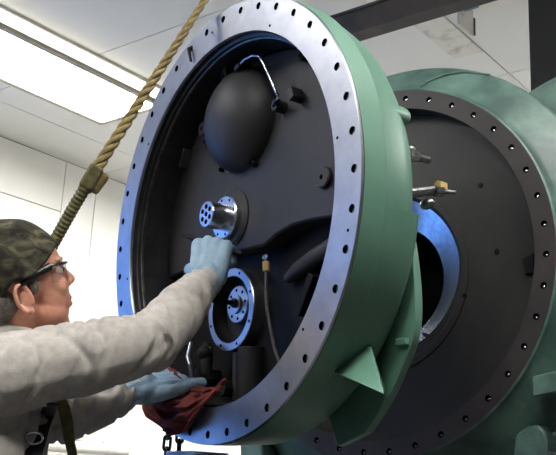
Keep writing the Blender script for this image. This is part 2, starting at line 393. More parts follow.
for k in range(8):
    a = 2*PI*k/8 + 0.1; c = Vector((QX + 0.004 + 0.036*math.cos(a), QY + 0.014 + 0.036*math.sin(a), 0))
    MB().cyl(c + Vector((0, 0, -0.1485)), c + Vector((0, 0, -0.1472)), 0.0042, n=8).build('screw_hole', HOLE, pd)
m = MB(); m.cyl((QX + 0.006, QY + 0.016, -0.145), (QX + 0.006, QY + 0.016, -0.06), 0.0062, n=12); m.cyl((QX + 0.006, QY + 0.016, -0.145), (QX + 0.006, QY + 0.016, -0.132), 0.012, n=6); m.build('rod', BLACKM, cover)
# hose with brass fitting
m = MB(); hp = [(0.014, -0.112, -0.135), (0.014, -0.15, -0.134), (0.020, -0.20, -0.133), (0.03, -0.25, -0.136), (0.042, -0.30, -0.14), (0.055, -0.335, -0.145), (0.06, -0.40, -0.15)]
m.tube(hp, 0.0042, 10); ho = m.build('hose', RUBBER, cover)
m = MB(); m.cyl((0.014, -0.116, -0.135), (0.014, -0.094, -0.135), 0.0088, n=6); m.build('brass_nut', BRASS, ho, 30)
m = MB(); m.cyl((0.014, -0.094, -0.135), (0.013, -0.078, -0.135), 0.0062, n=10); m.cyl((0.004, -0.082, -0.135), (0.026, -0.080, -0.135), 0.0055, n=8); m.build('elbow_fitting', STEEL2, ho, 30)
# cast ribs and lumps in the lower bay
m = MB(); m.tube([(0.075, -0.142, -0.155), (0.12, -0.132, -0.15), (0.19, -0.116, -0.146), (0.27, -0.098, -0.146), (0.42, -0.07, -0.15)], [0.012, 0.02, 0.022, 0.022, 0.022], 12); m.build('curved_rib', CAST, cover, 50)
T = Matrix.Translation((0.165, -0.195, -0.166)) @ rotz(math.radians(-32))
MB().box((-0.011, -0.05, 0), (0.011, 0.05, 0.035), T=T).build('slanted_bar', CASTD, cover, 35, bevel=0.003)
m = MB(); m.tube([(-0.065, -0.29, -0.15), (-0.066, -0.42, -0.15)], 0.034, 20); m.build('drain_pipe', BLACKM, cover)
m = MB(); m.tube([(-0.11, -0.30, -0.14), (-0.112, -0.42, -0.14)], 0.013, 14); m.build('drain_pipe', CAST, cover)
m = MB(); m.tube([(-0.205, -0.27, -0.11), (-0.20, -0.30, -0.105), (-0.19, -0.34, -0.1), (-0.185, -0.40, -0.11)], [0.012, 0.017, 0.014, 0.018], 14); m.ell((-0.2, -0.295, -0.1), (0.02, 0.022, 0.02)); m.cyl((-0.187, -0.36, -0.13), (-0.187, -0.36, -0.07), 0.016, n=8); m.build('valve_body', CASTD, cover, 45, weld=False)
m = MB(); m.tube([(-0.27, -0.262, -0.1), (-0.258, -0.30, -0.085), (-0.236, -0.32, -0.08), (-0.24, -0.36, -0.09)], [0.005, 0.006, 0.006, 0.008], 10); m.build('valve_lever', STEEL, cover, 45)
MB().cyl((-0.13, -0.385, -0.165), (-0.13, -0.385, -0.105), 0.02, n=8).build('pipe_coupling', BLACKM, cover, 35)
MB().cyl((-0.24, -0.345, -0.165), (-0.24, -0.345, -0.10), 0.018, n=8).build('pipe_coupling', BLACKM, cover, 35)
# back of the cover: rear plate, gusset, stub, fittings
rk = [(0.40, 0.02), (0.444, -0.079), (0.462, -0.144), (0.470, -0.246), (0.460, -0.315), (0.428, -0.371), (0.378, -0.436), (0.292, -0.512), (0.22, -0.525)]
rp = []
for i in range(1, len(rk) - 2):
    p0, p1, p2, p3 = [Vector(q) for q in rk[i-1:i+3]]
    for q in range(5):
        t = q / 5; v = 0.5 * ((2*p1) + (p2-p0)*t + (2*p0-5*p1+4*p2-p3)*t*t + (3*p1-p0-3*p2+p3)*t*t*t); rp.append((v.x, v.y))
rp += [(0.22, -0.525), (0.18, -0.44), (0.30, -0.36), (0.36, -0.28), (0.40, -0.15)]
MB().lathe([(0.5215, -0.066), (0.5195, -0.148), (0.508, -0.166), (0.478, -0.182)], 60, a0=math.radians(-115), a1=math.radians(-9)).build('drum_skirt', GREEN, cover, 25)
MB().prism(rp, -0.20, -0.18).build('rear_plate', GREEN, cover, 30, bevel=0.002)
MB().box((0.42, -0.332, -0.18), (0.450, -0.318, -0.168)).build('rear_step', GREEN, cover, 30, bevel=0.002)
def solid(pts, h):                                    # a block with a triangular top pts and depth vector h
    n = len(pts); b = [Vector(p) + Vector(h) for p in pts]
    return MB().add([Vector(p) for p in pts] + b, [tuple(range(n)), tuple(range(n, 2*n))[::-1]] + [(i, n+i, n+(i+1) % n, (i+1) % n) for i in range(n)])
solid([(0.352, -0.385, -0.066), (0.404, -0.332, -0.118), (0.498, -0.437, -0.066)], (-0.13, 0.02, -0.12)).build('gusset', GREEN, cover, 20, bevel=0.002)
m = MB(); m.tube([(0.463, 0.139, -0.115), (0.457, 0.142, -0.168), (0.456, 0.142, -0.174), (0.4555, 0.142, -0.176)], [0.023, 0.0215, 0.02, 0.014], 24); m.build('pipe_stub', GREEN, cover, 35)
m = MB(); m.cyl((0.44, 0.074, -0.17), (0.44, 0.074, -0.2), 0.011, n=8); m.cyl((0.44, 0.074, -0.2), (0.44, 0.072, -0.225), 0.0135, n=6); m.cyl((0.44, 0.072, -0.222), (0.444, 0.07, -0.258), 0.009, 0.0075, n=12); m.ell((0.438, 0.085, -0.21), (0.011, 0.009, 0.011)); m.build('grease_fitting', FITM, cover, 35, weld=False)
m = MB(); m.cyl((0.44, -0.022, -0.17), (0.45, 0.002, -0.262), 0.010, n=10); m.cyl((0.45, 0.001, -0.262), (0.452, 0.004, -0.285), 0.013, n=6); m.cyl((0.455, 0.003, -0.285), (0.478, -0.003, -0.30), 0.006, 0.004, n=10); m.ell((0.447, -0.03, -0.245), (0.02, 0.012, 0.012)); m.build('valve_fitting', FITM, cover, 35, weld=False)
m = MB(); m.cyl((0.452, 0.014, -0.272), (0.452, 0.014, -0.292), 0.012, n=6); m.build('brass_cap', BRASS, cover, 30)
m = MB(); m.ell((0.45, -0.028, -0.165), (0.02, 0.026, 0.02)); m.build('fitting_boss', GREEN, cover)

# ------------------------------------------------------------------ machine casing behind
BC = Vector((2.1421266, 1.3523471, 1.8205614))
MBm = Matrix(((0, 0, -1), (-1, 0, 0), (0, 1, 0)))      # local x -> -Y, y -> Z, z -> -X
casing = empty('machine_casing', M=place(BC, MBm))
tag(casing, 'large green machine casing with dark bolted face and round bore, behind the swung-out cover', 'machine casing')
phb = math.radians(38.197)
m = holed_ring(0.4705, 0.5255, 0.5, 0.0085, 40, phb, 0.0, 0.05, MB())
m.lathe([(0.4705, 0), (0.4705, -0.004)], 160); m.build('flange_face', [FACEB, HOLE], casing, 30)
st = MB(); st.cyl((0, 0, -0.03), (0, 0, -0.008), 0.0062, 0.0062, n=10); st.ell((0, 0, -0.008), (0.0058, 0.0058, 0.004), nu=10, nv=6)
stm = st.mesh('stud', STEEL2, 40)
for k in range(40):
    a = phb + 2*PI*k/40; o = link('stud', stm, casing); o.location = (0.5*math.sin(a) - 0.0018, 0.5*math.cos(a) - 0.0018, 0)
m = MB(); m.lathe([(0.5255, 0.0), (0.5265, -0.0005), (0.531, -0.004), (0.5335, -0.012), (0.545, -0.026), (0.60, -0.070), (0.628, -0.092), (0.634, -0.104), (0.634, -0.26), (0.62, -0.28), (0.56, -0.30), (0.56, -0.62), (0.0, -0.62)], 160)
m.build('casing_body', GREEN2, casing, 25)
MB().lathe([(0.4705, -0.0041), (0.4705, -0.07)], 160).build('flange_bore', BAND, casing, 30)
MB().lathe([(0.4704, -0.056), (0.462, -0.056), (0.235, -0.058)], 128).build('end_plate', PLATEB, casing, 30)
T = Matrix.Translation((-0.005, -0.02, 0))
MB().lathe([(0.268, -0.0585), (0.267, -0.054), (0.250, -0.054), (0.246, -0.058), (0.240, -0.062)], 96, T=T).build('bore_step', PLATEB, casing, 30)
MB().lathe([(0.240, -0.062), (0.166, -0.110), (0.163, -0.116)], 96, T=T).build('bore_cone', STEEL2, casing, 30)
MB().lathe([(0.163, -0.116), (0.163, -0.255), (0.0, -0.255)], 96, T=T).build('bore_hole', HOLE, casing, 30)
MB().tube([(0.095, -0.172, -0.112), (0.125, -0.185, -0.08)], 0.006, 10).build('bore_pin', BLACKM, casing)
for x, y in ((0.05, 0.385), (0.30, 0.21), (0.345, 0.02), (0.25, -0.09), (0.12, 0.33)):
    MB().cyl((x, y, -0.062), (x, y, -0.054), 0.007, n=12).build('plug', CASTD, casing)
solid([(0.418, -0.012, -0.044), (0.448, 0.0, -0.044), (0.448, -0.05, -0.044), (0.425, -0.05, -0.044)], (0, 0, -0.014)).build('keeper_plate', CASTD, casing, 20)
def cone_pt(a, r): return (r * math.cos(math.radians(a)), r * math.sin(math.radians(a)), -0.026 - (r - 0.545) * 0.80 + 0.002)
MB().tube([cone_pt(76, 0.548), cone_pt(75, 0.57), cone_pt(72, 0.60), cone_pt(67, 0.622), cone_pt(60, 0.632)], [0.003, 0.005, 0.006, 0.005, 0.003], 10).build('weld_ridge', GREEN2, casing, 60)
# second drum beside it, lugs and feet
T = Matrix.Translation((0.6, 0, 0))
MB().lathe([(0, -0.262), (0.59, -0.262), (0.606, -0.275), (0.606, -0.62), (0, -0.62)], 128, T=T).build('side_drum', GREEN2, casing, 25)
for s in (1, -1):
    solid([(s*0.455, -0.318, 0.004), (s*0.60, -0.290, 0.004), (s*0.62, -0.28, -0.10), (s*0.50, -0.30, -0.06)], (0, -0.05, 0)).build('side_lug', GREEN2, casing, 20, bevel=0.004)
    solid([(s*0.395, -0.452, -0.03), (s*0.425, -0.432, -0.03), (s*0.452, -0.428, -0.03), (s*0.468, -0.442, -0.03), (s*0.475, -0.47, -0.03), (s*0.46, -0.6, -0.03), (s*0.37, -0.6, -0.03)], (0, 0, -0.12)).build('foot_gusset', GREEN2, casing, 20, bevel=0.006)
    MB().box((s*0.4 - 0.1, -1.82, -0.6), (s*0.4 + 0.1, -0.4, -0.32)).build('foot', GREEN2, casing, 0)
# fasteners seen at the lower right
for x, y in ((0.497, -0.452), (0.482, -0.495)):
    MB().cyl((x, y, -0.16), (x, y, -0.02), 0.006, n=6).build('bolt', STEEL2, casing, 30)
# ------------------------------------------------------------------ steel column and jib beam behind
jx = 3.0
t = empty('steel_column', (jx, 1.02, 0)); tag(t, 'black steel column at the right edge behind the casing', 'column')
m = MB(); m.box((-0.1, -0.2, 0.02), (-0.075, 0.17, 3.6)); m.box((0.075, -0.2, 0.02), (0.1, 0.17, 3.6)); m.box((-0.075, -0.012, 0.02), (0.075, 0.012, 3.6)); m.build('column_section', BLACKM, t, 0, weld=False)
MB().box((-0.17, -0.25, 0), (0.17, 0.25, 0.02)).build('base_plate', BLACKM, t, 0)
m = MB(); m.box((-0.16, -0.2, 1.63), (-0.1, 0.19, 1.655)); m.box((-0.13, 0.16, 1.42), (-0.1, 0.19, 1.63)); m.build('clip_angle', BLACKM, t, 0, weld=False)
t = empty('jib_beam', (jx, 1.2, 3.098)); tag(t, 'rusty dark steel beam overhead behind the cover flange', 'beam')
m = MB(); m.box((-0.04, -0.18, 0), (0.04, 1.5, 0.012)); m.box((-0.04, -0.18, 0.106), (0.04, 1.5, 0.118)); m.box((-0.034, -0.18, 0.012), (-0.022, 1.5, 0.106)); m.build('beam_section', BEAM, t, 0, weld=False)
for y in (0.42, 1.1): MB().box((-0.022, y, 0.012), (0.038, y + 0.012, 0.106)).build('stiffener', BEAM, t, 0)

# grey bracket plate on the ceiling at the right
t = empty('ceiling_vent_plate', (4.3, 2.3, ZC)); tag(t, 'small grey hanging plate with blue tag on the ceiling beside the beam', 'vent plate')
MB().box((-0.26, -0.145, -0.008), (0.265, 0.04, -0.001)).build('base_plate', GREYP, t, 0, bevel=0.002)
MB().box((-0.35, -0.30, -0.15), (-0.18, -0.292, -0.001)).build('hanging_plate', GREYP, t, 0)
MB().box((-0.18, -0.305, -0.14), (-0.165, -0.287, -0.04)).build('slot', BEAM, t, 0)
MB().box((-0.36, -0.38, -0.05), (-0.28, -0.30, -0.035)).build('tag', TAGB, t, 0)

# rail on the left wall
t = empty('wall_rail', (4.9, WY - 0.12, 1.5)); tag(t, 'white pipe handrail along the wall behind the worker', 'handrail')
MB().tube([(-0.9, 0, -0.03), (0.42, 0, -0.01), (0.5, 0.0, -0.012)], 0.045, 16).build('rail', PIPEW, t)
for x in (-0.6, 0.08, 0.36):
    MB().tube([(x, 0.0, -0.06), (x, 0.0, 0.035), (x, 0.12, 0.05)], 0.02, 10).build('bracket', PIPEW, t)

# ------------------------------------------------------------------ stand under the cover
STAND = Matrix((Vector((AX.x, AX.y, 0)).normalized(), Vector((-AX.y, AX.x, 0)).normalized(), Vector((0, 0, 1)))).transposed()
sb = AC + AZ * -0.07; sb = Vector((sb.x, sb.y, 0))
stand = empty('support_stand', M=place(sb, STAND)); tag(stand, 'steel support stand with pale blue post under the cover flange', 'stand')
MB().box((-0.19, -0.05, 0.03), (-0.065, 0.05, 1.288)).build('blue_post', PALEBLUE, stand, 0, bevel=0.004)
MB().box((-0.055, -0.05, 0.03), (0.21, 0.06, 1.275)).build('dark_post', BLACKM, stand, 0, bevel=0.004)
MB().box((-0.35, -0.25, 0), (0.35, 0.25, 0.03)).build('base_plate', BLACKM, stand, 0)
MB().cyl((0.02, -0.075, 1.262), (0.02, -0.05, 1.262), 0.012, n=6).build('bolt', STEEL, stand)
MB().cyl((0.10, -0.075, 1.262), (0.10, -0.05, 1.262), 0.012, n=6).build('bolt', STEEL, stand)

# ------------------------------------------------------------------ remeshed organic shapes
def organic(name, mb, voxel, smooth, mtl, parent, post=None):
    me = mb.mesh(name + '_src', mtl, 0, weld=False)
    o = bpy.data.objects.new(name + '_src', me); C.objects.link(o)
    r = o.modifiers.new('r', 'REMESH'); r.mode = 'VOXEL'; r.voxel_size = voxel; r.use_smooth_shade = True
    s = o.modifiers.new('s', 'SMOOTH'); s.iterations = smooth; s.factor = 0.5
    dg = bpy.context.evaluated_depsgraph_get()
    out = bpy.data.meshes.new_from_object(o.evaluated_get(dg)); out.name = name
    bpy.data.objects.remove(o); bpy.data.meshes.remove(me)
    if post:
        ns = [v.normal.copy() for v in out.vertices]
        for v, n in zip(out.vertices, ns): v.co = v.co + n * post(v.co)
    out.materials.clear(); out.materials.append(mtl)
    out.polygons.foreach_set('use_smooth', [True] * len(out.polygons))
    return link(name, out, parent, keep=True)
RT = Vector((0.6098, -0.7926, 0)); HD = Vector((0.7926, 0.6098, 0)); UP = Vector((0, 0, 1))

# ------------------------------------------------------------------ the worker
Sr = at(-4, 377, 1.87); Er = at(150, 342, 2.0); Wr = at(207, 281, 2.17)
Sl = Sr + (RT * -0.30 + HD * 0.95).normalized() * 0.36 + UP * 0.0; El = at(64, 418, 2.08); Wl = at(138, 388, 2.17)
FB = (RT * 0.95 + HD * 0.30).normalized(); SD = (RT * -0.30 + HD * 0.95).normalized()      # body forward, body left
NB = (Sr + Sl) / 2 + UP * 0.045 + FB * 0.01
PEL = (Sr + Sl) / 2 + UP * -0.50 - FB * 0.10
CHE = NB.lerp(PEL, 0.33) + FB * 0.0; WAI = NB.lerp(PEL, 0.7)
BR = Matrix((FB, SD, UP)).transposed()
foot0 = Vector((PEL.x, PEL.y, 0))
person = empty('person', foot0)
tag(person, 'worker in camouflage cap, grey sweatshirt and blue gloves reaching into the open cover', 'person')
# head frame
HC = at(30.5, 281, 2.0)
psi = math.radians(20); pit = math.radians(21); rol = math.radians(9)
hf = (RT * math.cos(psi) + HD * math.sin(psi)); hl = (RT * -math.sin(psi) + HD * math.cos(psi))
hx = hf * math.cos(pit) + UP * math.sin(pit); hz = UP * math.cos(pit) - hf * math.sin(pit)
HR = Matrix((hx, hl * math.cos(rol) + hz * math.sin(rol), hz * math.cos(rol) - hl * math.sin(rol))).transposed()
HS = 1.04
def H(x, y, z): return HC + HR @ Vector((x, y, z)) * HS
bd = MB()
def he(c, r): bd.ell(H(*c), [q * HS for q in r], HR, 24, 16)
he((-0.024, 0, 0.030), (0.093, 0.075, 0.088)); he((0.022, 0, -0.03), (0.05, 0.058, 0.075)); he((0.012, 0, -0.068), (0.052, 0.056, 0.044)); he((0.037, 0, -0.097), (0.022, 0.026, 0.020))
he((0.060, 0, 0.028), (0.012, 0.044, 0.012)); he((0.040, 0.036, -0.022), (0.026, 0.022, 0.026)); he((0.040, -0.036, -0.022), (0.026, 0.022, 0.026))
bd.cap(H(0.063, 0, 0.014), H(0.080, 0, -0.015), 0.0082*HS, 0.0108*HS); he((0.070, 0.010, -0.022), (0.011, 0.0085, 0.0075)); he((0.070, -0.010, -0.022), (0.011, 0.0085, 0.0075))
he((0.058, 0, -0.042), (0.012, 0.026, 0.014)); he((0.066, 0, -0.052), (0.009, 0.022, 0.0058)); he((0.064, 0, -0.0655), (0.0095, 0.020, 0.0062)); he((0.048, 0, -0.080), (0.010, 0.024, 0.010))
bd.cap(H(-0.03, 0, -0.06), NB + UP * -0.02, 0.054, 0.062)
for s in (-1, 1):
    pts = []
    for i in range(15):
        a = math.radians(-75 + 290 * i / 14)
        pts.append(H(-0.031 - 0.004 * math.sin(a) - 0.0155 * math.cos(a) , s * (0.074 + 0.010 * (1 + math.cos(a)) * 0.5), -0.032 + 0.029 * math.sin(a)))
    bd.tube(pts, 0.0048 * HS, 8); bd.ell(H(-0.027, s * 0.072, -0.036), [0.014*HS, 0.007*HS, 0.022*HS], HR); bd.ell(H(-0.023, s * 0.074, -0.059), [0.008*HS, 0.006*HS, 0.008*HS], HR)
# trunk and limbs underneath the clothes
bd.ell(CHE, (0.10, 0.15, 0.19), BR); bd.ell(WAI, (0.10, 0.135, 0.18), BR); bd.ell(PEL, (0.11, 0.15, 0.12), BR)
bd.cap(Sr, Sl, 0.05); bd.cap(Sr, Er, 0.05, 0.04); bd.cap(Er, Wr, 0.04, 0.027); bd.cap(Sl, El, 0.05, 0.04); bd.cap(El, Wl, 0.04, 0.027)
legs = []
for s in (-1, 1):
    hip = PEL + SD * (0.09 * s) - UP * 0.04; ank = Vector((hip.x, hip.y, 0.10)) + SD * (0.07 * s) + FB * (-0.06 * s - 0.02); kn = hip.lerp(ank, 0.5) + FB * 0.03
    legs.append((hip, kn, ank)); bd.cap(hip, kn, 0.075, 0.052); bd.cap(kn, ank, 0.05, 0.036)
body = organic('body', bd, 0.0034, 4, SKIN, person)
# eyes
for s in (-1, 1):
    e = MB().ell(H(0.0535, s * 0.032, 0.006), (0.0115, 0.0115, 0.0115)).build('eye', EYEM, body, keep=True)
    MB().ell(H(0.0635, s * 0.033, 0.006), (0.003, 0.0048, 0.0048)).build('iris', PLASTIC, body, keep=True)
# eyebrow and stubble hair at the temple
for s in (-1, 1):
    MB().tube([H(0.066, s * 0.014, 0.026), H(0.066, s * 0.03, 0.030), H(0.056, s * 0.046, 0.026)], [0.003, 0.0042, 0.002], 8).build('eyebrow', HAIR, body, keep=True)
hb = MB()
hb.ell(H(-0.07, 0, -0.026), [0.052*HS, 0.068*HS, 0.052*HS], HR); 
for s in (-1, 1): hb.ell(H(-0.006, s * 0.0655, -0.006), [0.014*HS, 0.008*HS, 0.026*HS], HR)
organic('hair', hb, 0.005, 4, HAIR, person)
# cap
edge = [(0.1, 0.072), (0.064, 0.066), (0.042, 0.044), (0.020, 0.024), (-0.008, 0.008), (-0.045, 0.006), (-0.084, -0.034), (-0.2, -0.064)]
def ez(x):
    for (xa, za), (xb, zb) in zip(edge, edge[1:]):
        if x >= xb: return za + (zb - za) * max(0, min(1, (xa - x) / (xa - xb)))
    return edge[-1][1]
cb = MB(); vs = []; fs = []; nu, nv = 72, 30
cc = Vector((-0.028, 0, 0.034)); cr = Vector((0.099, 0.083, 0.100))
for j in range(nu):
    az = 2 * PI * j / nu; hi_t = None
    tmax = PI * 0.5
    for k in range(200):
        tmax = PI * (0.30 + 0.45 * k / 199); x = cc.x + cr.x * math.sin(tmax) * math.cos(az); z = cc.z + cr.z * math.cos(tmax)
        if z <= ez(x): break
    for i in range(nv + 1):
        t = max(1e-3, tmax * i / nv)
        p = Vector((cc.x + cr.x * math.sin(t) * math.cos(az), cr.y * math.sin(t) * math.sin(az), cc.z + cr.z * math.cos(t)))
        n = noise.noise(p * 22) * 0.0030 + (1 - abs(noise.noise(p * 14 + Vector((3, 1, 2))))) * 0.0035
        lip = 0.002 if i >= nv - 2 else 0
        p = p + (p - cc).normalized() * (n + lip)
        vs.append(H(*p))
for j in range(nu):
    j2 = (j + 1) % nu
    for i in range(nv): fs.append((j*(nv+1)+i, j*(nv+1)+i+1, j2*(nv+1)+i+1, j2*(nv+1)+i))
cb.add(vs, fs); cap = cb.build('cap', CAMO, person, 80, keep=True)
so = cap.modifiers.new('solid', 'SOLIDIFY'); so.thickness = 0.004; so.offset = -1
MB().tube([H(-0.115, 0.0, -0.045), H(-0.13, -0.01, -0.06), H(-0.135, -0.015, -0.09)], [0.014, 0.016, 0.008], 12, flat=0.5).build('cap_tie', CAMO, cap, keep=True)
# glasses
gl = empty('safety_glasses'); gl.parent = person; gl.matrix_parent_inverse = root_inv(person)
arc = [math.radians(-72 + 144 * i / 24) for i in range(25)]
def gp(a, z, o=0.0): return H(0.012 + (0.066 + o) * math.cos(a), (0.068 + o) * math.sin(a), z)
m = MB(); vs = [gp(a, z - 0.012 * abs(math.sin(a)) * 0.0) for a in arc for z in (0.020, 0.006, -0.010, -0.022 + 0.006 * abs(math.sin(a)))]
m.add(vs, [(i*4+j, i*4+j+1, i*4+j+5, i*4+j+4) for i in range(24) for j in range(3)]); ln = m.build('lens', LENS, gl, 80)
so = ln.modifiers.new('solid', 'SOLIDIFY'); so.thickness = 0.0015
MB().tube([gp(a, 0.0205, 0.001) for a in arc], 0.0034, 8).build('top_frame', PLASTIC, gl)
for s in (-1, 1):
    MB().tube([H(0.036, s * 0.0655, 0.019), H(0.014, s * 0.0775, 0.013), H(-0.014, s * 0.0815, 0.004), H(-0.04, s * 0.079, -0.008)], [0.0085, 0.0075, 0.006, 0.004], 10, flat=0.45, up=hz).build('temple_arm', PLASTIC, gl)
# sweatshirt
def seg_t(p, a, b):
    d = b - a; t = max(0, min(1, (p - a).dot(d) / d.length_squared)); return t, (p - (a + d * t)).length
def folds(p):
    best = None
    for a, b, k in ((Sr, Er, 0), (Er, Wr, 1), (Sl, El, 2), (El, Wl, 3)):
        t, d = seg_t(p, a, b)
        if best is None or d < best[0]: best = (d, t, k, b - a)
    d, t, k, ax = best
    if d < 0.115:
        axn = ax.normalized(); al = p.dot(axn); u, v, _ = basis(axn)
        pu, pv = p.dot(u), p.dot(v)
        w1 = noise.noise(Vector((al * 13 + pu * 15, pu * 3, pv * 6)))
        w2 = noise.noise(Vector((al * 24 - pv * 22, pu * 8, pv * 5 + 5)))
        amp = 0.009 if (k in (0, 2) and t > 0.5) or k in (1, 3) else 0.0055
        if k == 3 or k == 2: amp = 0.013
        r = amp * (0.35 - 0.9 * math.exp(-(w1 / 0.15) ** 2) - 0.55 * math.exp(-(w2 / 0.12) ** 2)) + 0.004 * noise.noise(p * 8)
        if k in (1, 3) and t > 0.75: r += 0.0025 * math.sin(al * 300 + 6 * w1)
        return r
    w = noise.noise(Vector((p.x * 9, p.y * 9, p.z * 4))); return 0.013 * (0.4 - math.exp(-(w / 0.13) ** 2))
sw = MB()
sw.ell(CHE + FB * 0.01, (0.145, 0.19, 0.24), BR); sw.ell(WAI, (0.15, 0.18, 0.20), BR); sw.ell(PEL + UP * 0.06, (0.15, 0.178, 0.12), BR)
sw.cap(Sr.lerp(Sl, 0.06), Sl.lerp(Sr, 0.06), 0.082); sw.cap(NB + UP * 0.005, Sr.lerp(NB, 0.12) + UP * 0.012, 0.066, 0.07); sw.cap(NB + UP * 0.005, Sl + UP * 0.005, 0.066, 0.06)
sw.cap(Sr, Sr.lerp(Er, 0.55), 0.085, 0.079); sw.cap(Sr.lerp(Er, 0.55), Er, 0.079, 0.066); sw.cap(Er, Er.lerp(Wr, 0.55), 0.066, 0.055); sw.cap(Er.lerp(Wr, 0.55), Wr, 0.055, 0.036)
sw.cap(Sl, Sl.lerp(El, 0.55), 0.082, 0.07); sw.cap(Sl.lerp(El, 0.55), El, 0.07, 0.058); sw.cap(El, El.lerp(Wl, 0.6), 0.058, 0.05); sw.cap(El.lerp(Wl, 0.6), Wl, 0.05, 0.034)
sw.cap(at(-32, 338, 1.97), at(34, 361, 1.94), 0.066, 0.060)
shirt = organic('sweatshirt', sw, 0.006, 8, SHIRT, person, folds)
cpts = [NB + UP * (0.058 + 0.016 * math.cos(a) * -1) + FB * (0.064 * math.cos(a) + 0.02) + SD * 0.068 * math.sin(a) for a in [2*PI*i/28 for i in range(28)]]
MB().tube(cpts, 0.017, 12, closed=True).build('collar', SHIRT, shirt, 80, keep=True)
# trousers, boots
tm = MB(); tm.ell(PEL - UP * 0.02, (0.135, 0.172, 0.13), BR)
for hip, kn, ank in legs: tm.cap(hip, kn, 0.095, 0.072); tm.cap(kn, ank, 0.072, 0.06)
organic('trousers', tm, 0.01, 6, JEAN, person, lambda p: (1 - abs(noise.noise(p * 8)) * 2) * 0.005)
for hip, kn, ank in legs:
    b = MB(); g0 = Vector((ank.x, ank.y, 0.045)); b.cap(g0 - FB * 0.05, g0 + FB * 0.15, 0.045, 0.042); b.cap(ank + UP * 0.04, g0, 0.055, 0.05)
    organic('boot', b, 0.008, 4, BOOT, person)
# gloves with five fingers
def hand(name, o, a, p, right, curls, thumb, cuff_from, S=1.0):
    a = a.normalized(); p = (p - a * p.dot(a)).normalized(); t = a.cross(p) if right else p.cross(a)
    b = MB(); offs = [S*q for q in (0.031, 0.0105, -0.010, -0.029)]; kn = [S*q for q in (0.086, 0.091, 0.087, 0.078)]; ln = ((0.044, 0.027, 0.021), (0.048, 0.030, 0.022), (0.045, 0.028, 0.022), (0.036, 0.022, 0.019))
    for i in range(4):
        K = o + a * kn[i] + t * offs[i]
        b.cap(o + t * offs[i] * 0.62 + a * 0.005, K, 0.0185*S, 0.0140*S); b.cap(o + t * offs[i] * 0.7 + p * 0.012*S + a * 0.012, K - a * 0.02 + p * 0.008*S, 0.015*S, 0.012*S)
        q = K
        for s in range(3):
            ang = math.radians(curls[i][s]); d = a * math.cos(ang) + p * math.sin(ang) + t * (0.05 - 0.035 * i) * 0.6
            e = q + d.normalized() * ln[i][s] * S; b.cap(q, e, (0.0112, 0.0103, 0.0096)[s]*S, (0.0105, 0.0098, 0.0085)[s]*S); q = e
    q = o + (a * 0.022 + t * 0.026 + p * 0.008)*S
    for (da, dt, dp, L, r0, r1) in thumb:
        d = (a * da + t * dt + p * dp).normalized(); e = q + d * L * S; b.cap(q, e, r0*S, r1*S); q = e
    c = (cuff_from - o).normalized(); b.cap(o + c * 0.02, o + a * 0.01, 0.034, 0.032*S)
    return organic(name, b, 0.0032, 4, GLOVE, person, lambda v: (1 - abs(noise.noise(v * 38)) * 2) * 0.0012)
hc = at(214, 237, 2.235)
ar = (hc - Wr); pr_ = (HD * 0.9 + RT * 0.25 - UP * 0.15)
hand('glove', Wr, ar, pr_, True, [(58, 140, 215), (60, 142, 218), (64, 146, 220), (70, 150, 225)], [(0.55, 0.6, 0.5, 0.042, 0.0165, 0.0135), (0.55, -0.1, 0.8, 0.032, 0.0125, 0.011), (0.2, -0.7, 0.6, 0.024, 0.011, 0.0095)], Er, 1.18)
al_ = at(172, 381, 2.22) - Wl
hand('glove', Wl, al_, (-UP * 0.85 + HD * 0.5), False, [(30, 75, 110), (32, 78, 112), (36, 82, 115), (40, 88, 120)], [(0.6, 0.75, -0.35, 0.042, 0.0165, 0.0135), (1.0, 0.25, -0.35, 0.036, 0.0125, 0.0115), (1.0, -0.05, 0.1, 0.026, 0.011, 0.0095)], El, 1.2)
# harness straps laid on the shirt
from mathutils.bvhtree import BVHTree
bv = BVHTree.FromPolygons([v.co.copy() for v in shirt.data.vertices], [tuple(p.vertices) for p in shirt.data.polygons])
def on_shirt(px, py, dflt, off=0.010):
    d = (at(px, py, 1) - CAM_O).normalized(); h, n, i, dist = bv.ray_cast(CAM_O, d)
    return (h - d * off) if h is not None else at(px, py, dflt)
hn = empty('safety_harness'); hn.parent = person; hn.matrix_parent_inverse = root_inv(person)
vd = (at(40, 430, 1) - CAM_O).normalized()
side = RT
m = MB(); m.tube([on_shirt(52, 404, 1.95), on_shirt(47, 415, 1.95), on_shirt(41, 428, 1.95), on_shirt(36, 440, 1.95), on_shirt(30, 452, 1.95), on_shirt(24, 470, 1.95)], [0.014, 0.015, 0.018, 0.022, 0.026, 0.026], 12, flat=0.22, up=side); m.build('chest_strap', WEB, hn)
dr = on_shirt(34, 438, 1.95, 0.026); m = MB()
m.tube([dr + RT * (0.0175 * math.cos(a)) + UP * (0.012 * math.sin(a)) + vd * (-0.006 * math.sin(a)) for a in [2*PI*i/24 for i in range(24)]], 0.0026, 8, closed=True); m.build('d_ring', STEEL2, hn)
ol = [at(60, 398, 1.99), at(64, 408, 1.98), at(67, 422, 1.97), at(69, 438, 1.965), at(72, 452, 1.96), at(74, 470, 1.96)]
MB().tube(ol, [0.010, 0.0125, 0.0125, 0.0115, 0.0105, 0.0105], 12, flat=0.3, up=RT).build('lanyard_webbing', OLIVE, hn)
wb = [PEL + UP * 0.165 + FB * (0.158 * math.cos(a)) + SD * (0.188 * math.sin(a)) for a in [2*PI*i/40 for i in range(40)]]
MB().tube(wb, 0.026, 10, closed=True, flat=0.3, up=UP).build('waist_belt', OLIVE, hn)
bk = NB - FB * 0.165 - UP * 0.08
MB().tube([bk + SD * (0.022 * math.cos(a)) + UP * (0.022 * math.sin(a)) for a in [2*PI*i/20 for i in range(20)]], 0.004, 8, closed=True).build('d_ring', STEEL2, hn)

